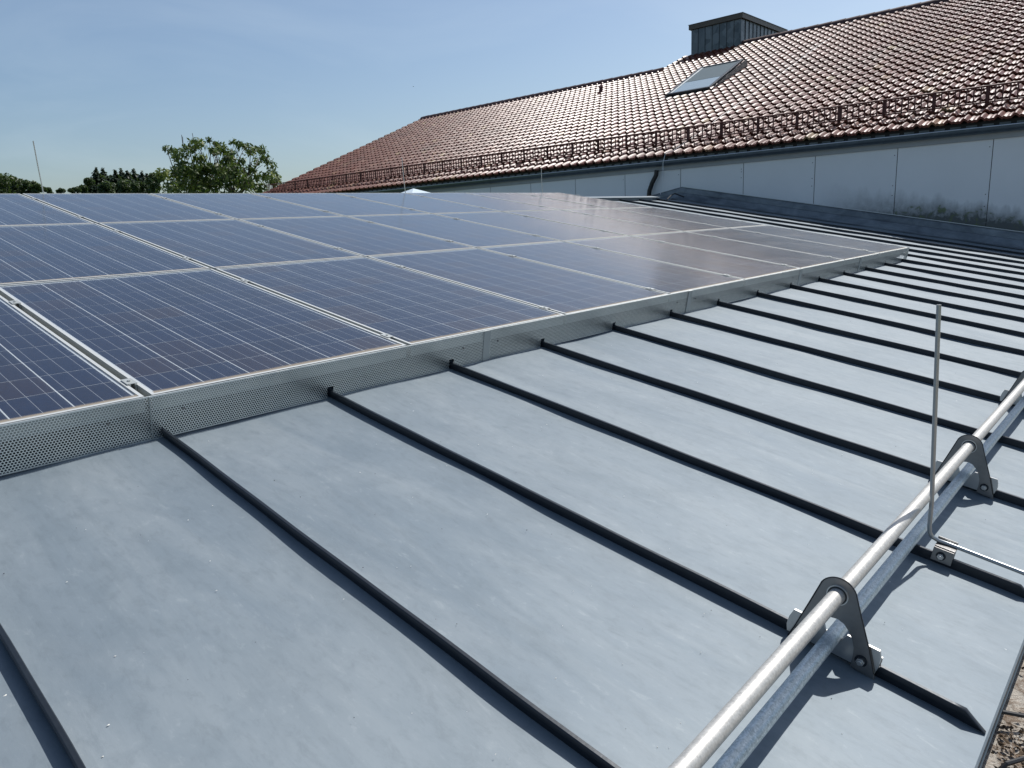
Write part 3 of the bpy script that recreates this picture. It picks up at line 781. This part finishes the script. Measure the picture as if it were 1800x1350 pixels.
for t in tiles[300:]:
    m = np.array(tmat(t, rt)); w = fv @ m[:3, :3].T + m[:3, 3]
    b = len(allv)*nV; allv.append(w)
    allf += [tuple(i+b for i in f) for f in ff4]; tint += [rt.random()]*len(ff4)
me = bpy.data.meshes.new('tiles'); me.from_pydata(np.concatenate(allv).tolist(), [], allf); me.materials.append(M_tile)
a = me.attributes.new('tint', 'FLOAT', 'FACE'); a.data.foreach_set('value', tint)
me.polygons.foreach_set('use_smooth', [True]*len(me.polygons)); me.set_sharp_from_angle(angle=math.radians(50))
o = link('tiles', me, bld); o['kind'] = 'stuff'
# deck under the tiles and the back slopes
def deck(ya, yb, smax, name='roof_deck'):
    mb = MB(); top = TM @ Vector((-ya, smax, -.012)); e = TM @ Vector((-ya, .14, -.012))
    z1 = top.z; x1 = top.x; bx = x1 + (x1-e.x)
    mb.add([(e.x, ya, e.z), (e.x, yb, e.z), (x1, yb, z1), (x1, ya, z1), (bx, ya, e.z), (bx, yb, e.z), (e.x, ya, e.z-.03), (e.x, yb, e.z-.03), (bx, ya, e.z-.03), (bx, yb, e.z-.03)],
           [(0, 1, 2, 3), (3, 2, 5, 4), (0, 6, 7, 1), (0, 3, 4, 8, 6), (1, 7, 9, 5, 2), (6, 8, 9, 7)])
    mb.build(name, M_tiledark, bld)
deck(YL-.06, YSTEP, RA); deck(YSTEP-.001, YR, RB)
# ridge tiles
def ridge(ya, yb, smax):
    top = TM @ Vector((0, smax+.02, .01)); y = ya; n = 0
    while y > yb+.05:
        L = .38; w = .16
        pr = [(-w, -.075), (-w*.8, .0), (-w*.45, .042), (0, .06), (w*.45, .042), (w*.8, 0), (w, -.075)]
        mb = MB(); y1 = y-L-.03
        vs = []
        for (yy, sc) in ((y, 1.0), (y1, 1.08)):
            for (a_, b_) in pr: vs.append((top.x+a_*sc, yy, top.z+.055+b_*sc*1.25+(.0 if sc == 1 else .006)))
        fs = [(i, i+1, i+8, i+7) for i in range(6)]+[tuple(range(6, -1, -1)), tuple(range(7, 14))]
        mb.add(vs, fs); mb.build('ridge_tile', M_ridge, bld, smooth=True); y -= L
ridge(YL-.05, YSTEP+.0, RA); ridge(10.85, YR, RB); 

# step verge sheet beside the higher ridge
mb = MB(); a_ = TM @ Vector((-YSTEP, RA-.1, 0)); b_ = TM @ Vector((-YSTEP, RB, 0))
mb.add([(a_.x, YSTEP+.012, a_.z-.25), (b_.x, YSTEP+.012, b_.z-.8), (b_.x, YSTEP+.012, b_.z+.03), (a_.x, YSTEP+.012, a_.z+.02)], [(0, 1, 2, 3)]); mb.build('verge_board', M_ridge, bld)

# ------------------------------------------------------------------ metal clad roof box behind the ridge
bx = thing('roof_box', 'dark metal clad box rising behind the tiled ridge', 'roof box', T((0, 0, 0)))
CXF = 22.62; CY1 = 12.50; CY0 = 10.80; CXB = 25.9; ZT = 5.80; ZB = 4.2
mb = MB(); mb.box(CXF+.02, CXB, CY0+.02, CY1, ZB, ZT-.005); mb.build('core', M_chim, bx)
n = 7
for i in range(n):
    y0 = CY0+(CY1-CY0)*i/n; y1 = CY0+(CY1-CY0)*(i+1)/n
    mb = MB(); mb.box(CXF, CXF+.018, y0+.004, y1-.004, ZB, ZT-.008); mb.box(CXF-.022, CXF-.001, y0-.004 if i else y0, y0+.006, ZB, ZT-.01)
    mb.build('cladding_panel', M_chim, bx)
n = 12
for i in range(n):
    x0 = CXF+(CXB-CXF)*i/n; x1 = CXF+(CXB-CXF)*(i+1)/n
    mb = MB(); mb.box(x0+.004, x1-.004, CY0, CY0+.018, ZB, ZT-.008); mb.box(x1-.006, x1+.004, CY0-.022, CY0-.001, ZB, ZT-.01)
    mb.build('cladding_panel', M_chim, bx)
mb = MB(); mb.box(CXF-.06, CXB+.06, CY0-.06, CY1+.06, ZT, ZT+.14); mb.build('cap', M_chimcap, bx)
mb = MB(); mb.box(CXF-.075, CXB+.075, CY0-.075, CY1+.075, ZT+.1405, ZT+.152); mb.build('cap_sheet', M_chim, bx)

# ------------------------------------------------------------------ skylight
sk = thing('skylight', 'tilting roof window with dark frame standing open in the tiles', 'skylight', TM @ T((-(SKY[0]+SKY[1])/2, SKY[2], 0)))
W = (SKY[1]-SKY[0])/2; H = SKY[3]-SKY[2]
mb = MB()
mb.box(-W-.05, W+.05, -.16, .02, .03, .052)
mb.box(-W-.05, -W, 0, H, .0, .075); mb.box(W, W+.05, 0, H, .0, .075); mb.box(-W-.05, W+.05, H, H+.06, 0, .08)
mb.build('surround', M_winframe, sk, bevel=.004)
tilt = Matrix.Rotation(math.radians(-4.5), 4, 'X')
tilt = T((0, 0, .075)) @ Matrix.Rotation(math.radians(4.0), 4, 'X')
mb = MB(); f_ = .07
mb.box(-W, W, 0, f_, 0, .05); mb.box(-W, W, H-f_, H, 0, .05); mb.box(-W, -W+f_, f_, H-f_, 0, .05); mb.box(W-f_, W, f_, H-f_, 0, .05)
sash = mb.build('sash', M_winframe, sk, mw=tilt, bevel=.004)
mb = MB(); mb.box(-W+f_, W-f_, f_, H-f_, .02, .03); mb.build('pane', M_winpane, sk, mw=tilt)
mb = MB(); mb.box(-W+f_+.06, W-f_, H*.42, H-f_, .0305, .034); mb.build('blind', M_blind, sk, mw=tilt)
mb = MB(); mb.box(-W+f_, -W+f_+.06, f_, H-f_, .0305, .040); mb.build('liner', M_white, sk, mw=tilt)
# grey apron filling the wedge on the right side
mb = MB(); mb.prism([(0, .0), (H+.05, .0), (H+.05, .235), (0, .085)], 0, W+.052, W+.062); mb.build('side_apron', M_winframe, sk)

# tile vent
v = thing('roof_vent', 'small dark brown vent hood on the tiles below the left ridge', 'roof vent', TM @ T((-13.95, 7.25, .03)))
mb = MB(); mb.tube([(0, 0, 0), (0, .03, .08), (0, .08, .15), (0, .06, .20)], .06, 10, radii=[.07, .06, .06, .075]); mb.build('pipe', M_guard, v, smooth=True)
mb = MB(); mb.box(-.10, .10, -.16, .12, -.01, .02); mb.build('base_plate', M_guard, v)

# snow guard lattice
gd = thing('snow_guard_fence', 'brown steel lattice snow guard running along the tiled eave', 'snow guard', TM)
Yr, Yl = YR+.5, YL-.3
def vloc(y, s, h):   # vertical height h above slope point
    return (-y, s+h*math.sin(BE), h*math.cos(BE))
GS = .62; hb, ht = .105, .335
post = []
y = 2.47
while y > Yr: y -= .72
while y < Yl:
    if y > Yr: post.append(y)
    y += .72
mbp = MB()
for (a_, b_) in ((.0, ht+.02),):
    mbp.box(-.027, .027, 0, .008, .0, ht+.02)
mbp.add([(-.013, 0, .03), (.013, 0, .03), (.013, .30, .045-.12+.06), (-.013, .30, .045-.12+.06), (-.013, 0, .036), (.013, 0, .036), (.013, .30, -.008), (-.013, .30, -.008)], [(0, 1, 2, 3), (4, 5, 6, 7), (0, 1, 5, 4)])
PM = mbp.mesh('post', M_guard)
ROTV = Matrix.Rotation(-BE, 4, 'X')
for y in post: link('post', PM, gd, T((-y, GS, .0)) @ ROTV)
y = Yr; 
while y < Yl-.1:
    y1 = min(y+2.88, Yl); mb = MB()
    def bar(ya, ha, yb, hb_, w=.0125):
        a = Vector(vloc(ya, GS-.004, ha)); b = Vector(vloc(yb, GS-.004, hb_)); mb.tube([a, b], w, 4)
    bar(y, ht, y1-.01, ht, .017); bar(y, hb, y1-.01, hb, .015)
    yy = y+.04
    while yy < y1-.02:
        bar(yy, hb, yy, ht, .0125); yy += .094
    mb.build('lattice', M_guard, gd); y = y1

# conductor wire on the roof
pts = []
rw = random.Random(4)
for i in range(23):
    s_ = 10.6-i*.48; pts.append(TM @ Vector((-(7.48+rw.uniform(-.03, .05)), s_, .082)))
pts.append(TM @ Vector((-7.62, -.05, .09)))
pts += [Vector((12.80, 7.66, 1.02)), Vector((12.79, 7.66, .80)), Vector((12.6, 7.6, .42))]
mb = MB(); mb.tube(pts, .0055, 6)
tag(mb.build('lightning_conductor', M_wire, smooth=True), 'thin pale lightning conductor wire running down over the red tiles', 'wire')

# ------------------------------------------------------------------ trees
def pix(px, py, d):
    v_ = F + R*((px-900)/1271.57) - U*((py-675)/1271.57); v_ = v_/math.hypot(v_.x, v_.y)
    return v_*d
def leaves_mesh(name, clusters, size, mat, seed, droop=.3):
    """clusters: (centre, radius xyz, count, tone)"""
    r = np.random.default_rng(seed); V = []; Fc = []; Tt = []
    for c, rad, cnt, tone in clusters:
        d = r.normal(size=(cnt, 3)); d /= np.linalg.norm(d, axis=1)[:, None]
        q = d*(r.random(cnt)**.45)[:, None]*np.array(rad)+np.array(c)
        nrm = d*.7+r.normal(size=(cnt, 3))*.6+np.array([0, 0, .5]); nrm /= np.linalg.norm(nrm, axis=1)[:, None]
        ax = np.cross(nrm, r.normal(size=(cnt, 3))); ax /= np.linalg.norm(ax, axis=1)[:, None]; ay = np.cross(nrm, ax)
        ax[:, 2] -= droop
        s = size*(.6+.8*r.random(cnt))[:, None]
        b = sum(len(x) for x in V)
        quad = np.stack([q-ax*s, q-ay*s*.42, q+ax*s, q+ay*s*.42], 1).reshape(-1, 3)
        V.append(quad); Fc.append(np.arange(cnt*4).reshape(-1, 4)+b)
        Tt.append(np.clip(tone+r.normal(size=cnt)*.16, 0, 1))
    V = np.concatenate(V); Fc = np.concatenate(Fc); Tt = np.concatenate(Tt)
    me = bpy.data.meshes.new(name); me.from_pydata(V.tolist(), [], Fc.tolist()); me.materials.append(mat)
    a = me.attributes.new('tint', 'FLOAT', 'FACE'); a.data.foreach_set('value', Tt.tolist())
    return me
# the walnut-like tree behind the array
DT = 36.
c0 = pix(385, 418, DT); k_ = DT/1271.57
side = Vector((-c0.y, c0.x, 0)).normalized(); dep = Vector((c0.x, c0.y, 0)).normalized()
def tp(px, py, dd=0):
    v_ = pix(px, py, DT); v_ = Vector((v_.x, v_.y, v_.z)); return v_ + dep*dd
wt = thing('leafy_tree', 'large loose leafy green tree left of the red tiled gable', 'tree', T((c0.x, c0.y, GZ)))
org = Vector((c0.x, c0.y, GZ))
rr = random.Random(5)
blobs = [ # px, py, rx px, ry px, density
 (292, 259, 9, 5), (303, 262, 9, 6), (310, 272, 10, 7), (322, 281, 12, 8), (331, 252, 9, 8), (342, 247, 10, 7), (353, 254, 9, 7), (326, 262, 7, 7), (345, 258, 10, 4),
 (368, 248, 5, 4), (376, 248, 6, 5), (385, 253, 6, 6), (380, 264, 9, 6), (375, 274, 8, 5), (392, 268, 9, 9), (405, 264, 7, 7), (411, 254, 8, 5), (408, 272, 8, 7), (420, 261, 8, 6), (433, 253, 10, 6), (440, 260, 9, 7),
 (448, 268, 7, 7), (458, 271, 8, 7), (463, 279, 6, 6), (462, 289, 10, 7), (474, 292, 9, 7), (482, 299, 6, 6), (486, 308, 3, 5), (452, 282, 6, 6),
 (300, 300, 13, 9), (314, 296, 13, 9), (328, 305, 14, 12), (345, 300, 13, 10), (354, 288, 9, 8), (362, 302, 12, 10), (350, 315, 16, 12), (386, 288, 12, 9), (398, 285, 10, 9), (412, 288, 9, 9),
 (378, 303, 13, 9), (395, 303, 13, 10), (410, 306, 12, 9), (425, 290, 6, 9), (430, 304, 8, 8), (441, 300, 8, 10), (452, 310, 12, 8), (466, 312, 12, 8), (476, 322, 12, 8), (492, 328, 8, 5),
 (290, 312, 10, 9), (300, 322, 14, 10), (322, 324, 16, 10), (345, 328, 18, 9), (370, 322, 16, 11), (395, 322, 16, 11), (420, 322, 15, 10), (440, 322, 14, 9), (458, 328, 14, 8),
 (300, 345, 24, 18), (340, 350, 28, 22), (385, 350, 28, 22), (430, 350, 28, 20), (470, 345, 20, 15), (320, 385, 30, 26), (380, 390, 34, 28), (440, 385, 30, 25), (380, 430, 50, 30)]
cl = []
for (px, py, rx, ry) in blobs:
    dd = rr.uniform(-2.2, 2.2)*min(1, rx/9)
    c = tp(px, py, dd) - org; sparse = 1 if py < 284 or px > 420 and py < 315 else 1.5
    tone = .62 if rr.random() < .3 else .38
    cnt = int(rx*ry*(.90 if py < 290 else .88)*sparse) if py < 335 else int(rx*ry*.6)
    cl.append((tuple(c), (rx*k_*1.15, rx*k_*1.3, ry*k_*1.15), cnt, tone))
link('crown', leaves_mesh('crown', cl, .102, M_leaf, 3), wt)
mb = MB()
def limb(a, b, r0, r1, bend=.3):
    a = Vector(a); b = Vector(b); m_ = (a+b)/2+Vector((rr.uniform(-bend, bend), rr.uniform(-bend, bend), 0))
    mb.tube([a, m_, b], r0, 7, radii=[r0, (r0+r1)/2, r1])
base_ = Vector((0, 0, 0)); fork = Vector(tp(383, 400)-org)
limb(base_, fork, .30, .2)
for (px, py) in ((335, 330), (380, 330), (430, 330), (360, 345), (410, 345)):
    f2 = tp(px, py, rr.uniform(-1, 1))-org; limb(fork, f2, .15, .07)
    for (bx_, by_, _, _) in [b for b in blobs if abs(b[0]-px) < 45 and b[1] < 318][::2]:
        limb(f2, tp(bx_, by_, rr.uniform(-1, 1))-org, .035, .008, .4)
mb.build('trunk', M_bark, wt)
for (px, py) in ((320, 236), (338, 236)):
    pass
mb = MB(); 
for (xa, ya_, xb, yb_) in ((321, 252, 319, 237), (322, 256, 321, 240), (340, 246, 338, 234)):
    mb.tube([tp(xa, ya_)-org, tp(xb, yb_)-org], .012, 5)
mb.build('bare_twigs', M_bark, wt)

def conifer_mesh(seed, H, slope):
    r = np.random.default_rng(seed); V = []; Fc = []; Tt = []
    n = int(H*3.2)
    for i in range(n):
        z = H*(.10+.90*i/n); rad = .10+.85*min(1, (H-z)/1.5)+(H-z)*slope; m_ = int(16+rad*14)
        for q in range(m_):
            a = r.random()*6.283; L = rad*(.65+.5*r.random()); z0 = z+r.normal()*.15
            dx, dy = math.cos(a), math.sin(a); w = .16+.10*L
            for s in range(3):
                f0 = s/3; f1 = (s+1.15)/3; b = len(V)
                w0 = w*(1-f0*.6)*(.7+.6*r.random()); dr = .28
                p0 = np.array([dx*L*f0, dy*L*f0, z0-L*f0*dr+r.normal()*.05]); p1 = np.array([dx*L*f1, dy*L*f1, z0-L*f1*dr-(.06)+r.normal()*.06])
                sd_ = np.array([-dy, dx, r.normal()*.4])*w0
                V += [p0-sd_, p0+sd_, p1+sd_*.5, p1-sd_*.5]; Fc.append((b, b+1, b+2, b+3)); Tt.append(min(1, max(0, .35+f0*.3+r.normal()*.18)))
    b = len(V); V += [np.array([-.05, 0, H*.9]), np.array([.05, 0, H*.9]), np.array([0, 0, H+.3])]; Fc.append((b, b+1, b+2)); Tt.append(.4)
    me = bpy.data.meshes.new('crown'); me.from_pydata([tuple(x) for x in V], [], Fc); me.materials.append(M_conif)
    a = me.attributes.new('tint', 'FLOAT', 'FACE'); a.data.foreach_set('value', Tt)
    return me
CH = 18.5
CM = [conifer_mesh(s, CH, sl) for s, sl in ((1, .20), (2, .24), (3, .22))]
tk = MB(); tk.tube([(0, 0, 0), (0, 0, CH*.95)], .2, 7, radii=[.25, .03]); TK = tk.mesh('trunk', M_bark)
cons = [(168, 291.5, 118, 'tallest narrow dark conifer with a tufted tip, at the left end of the row'), (180, 293, 121, 'dark broad conifer, second from the left of the row'), (193, 303, 126, 'lower dark conifer filling the dip after the second spire'),
        (201, 295.5, 119, 'dark conifer right after the dip in the row'), (212, 294, 123, 'slim dark spire in the middle of the conifer row'), (222.5, 295.5, 120, 'dark conifer spire right of the middle of the row'), (234, 294, 122, 'sharp conifer spire, third from the right of the row'),
        (248, 298.5, 120, 'dull conifer, second from the right, behind the leafy tree'), (257, 301, 124, 'rightmost conifer half hidden by the leafy tree'), (160, 309, 117, 'short conifer stepping down at the left flank of the row')]
for i, (px, py, d, lab) in enumerate(cons):
    P = pix(px, py, d); sc = (P.z-GZ)/(CH+.3)
    t = thing('conifer_tree', lab, 'tree', T((P.x, P.y, GZ)) @ Matrix.Rotation(i*1.3, 4, 'Z') @ Matrix.Diagonal((sc*1.0, sc*1.0, sc, 1)), 'dark conifers behind the array')
    link('crown', CM[i % 3], t); link('trunk', TK, t)
def round_tree(px, py, d, wpx, lab, seed, mat=M_leaf2, tone=.35):
    P = pix(px, py, d); kk = d/1271.57; r = random.Random(seed); H = P.z-GZ; W = wpx*kk*1.5
    t = thing('broadleaf_tree', lab, 'tree', T((P.x, P.y, GZ)), 'distant broadleaf trees')
    cl = []
    for _ in range(40):
        a = r.uniform(0, 6.28); f = r.random()**.8
        z = H - W*.42 - f*H*.5; rad = W*(.25+.75*min(1, f*3))*r.uniform(.1, .75)
        cr = W*r.uniform(.30, .46)
        cl.append(((math.cos(a)*rad, math.sin(a)*rad, z), (cr, cr, cr*.85), 300, tone+r.uniform(-.15, .2)))
    for _ in range(5):
        cl.append(((r.uniform(-.5, .5)*W, r.uniform(-.5, .5)*W, H-W*r.uniform(.3, .55)), (W*.34, W*.34, W*.30), 260, tone+r.uniform(0, .15)))
    cl.append(((0, 0, H-W*.26), (W*.34, W*.34, W*.26), 300, tone+.1))
    link('crown', leaves_mesh('crown', cl, max(.10, kk*1.9), mat, seed, .1), t)
    mb = MB(); mb.tube([(0, 0, 0), (.1, 0, H*.4), (0, 0, H*.8)], .2, 7, radii=[.28, .2, .05]); mb.build('trunk', M_bark, t)
for i, a in enumerate([(-12, 300, 78, 22, 'dark tree on the slope beyond the left picture edge'), (2, 305, 82, 16, 'dark round tree at the left picture edge'), (21, 309, 80, 11, 'dark tree right of the one at the left edge'), (34, 314, 84, 10, 'third dark tree down the slope on the left'),
           (50, 318, 80, 9, 'small dark tree left of the lightning rod'), (62, 323, 70, 8, 'yellow green bushy tree at the foot of the left rod'), (73, 328, 76, 6, 'tiny dark treetop touching the left rod'), (86, 330, 90, 5, 'treetop just right of the left rod'),
           (106, 331, 92, 5, 'lone low treetop between rod and conifers'), (131, 329, 95, 7, 'low treetop at the left foot of the conifers'), (144, 325, 96, 8, 'rounded treetop beside the lowest conifer'), (153, 313, 98, 8, 'dark rounded tree in front of the first conifer'),
           (185, 318, 92, 13, 'dull green tree below the second conifer'), (222, 315, 90, 15, 'grey green rounded tree in front of the conifer row'), (243, 318, 88, 12, 'rounded tree in front of the rightmost conifers'),
           (268, 303, 60, 13, 'olive green bush between conifers and leafy tree'), (503, 329, 60, 6, 'green treetop at the lower left corner of the tiled gable')]):
    px, py, d, w, lab = a
    round_tree(px, py, d, w, lab, 40+i, tone=.6 if 'yellow' in lab or 'olive' in lab else .32)

# a bird far off
P = pix(727, 152, 90)
mb = MB(); mb.add([(-.16, 0, .03), (0, .03, 0), (.16, 0, .05), (0, -.05, .0), (0, 0, -.05), (.02, .16, 0)], [(0, 1, 3), (1, 2, 3), (3, 4, 1), (1, 5, 4)])
tag(mb.build('bird', M_black, mw=T((P.x, P.y, P.z))), 'tiny dark bird flying in the clear sky above the gable', 'bird')
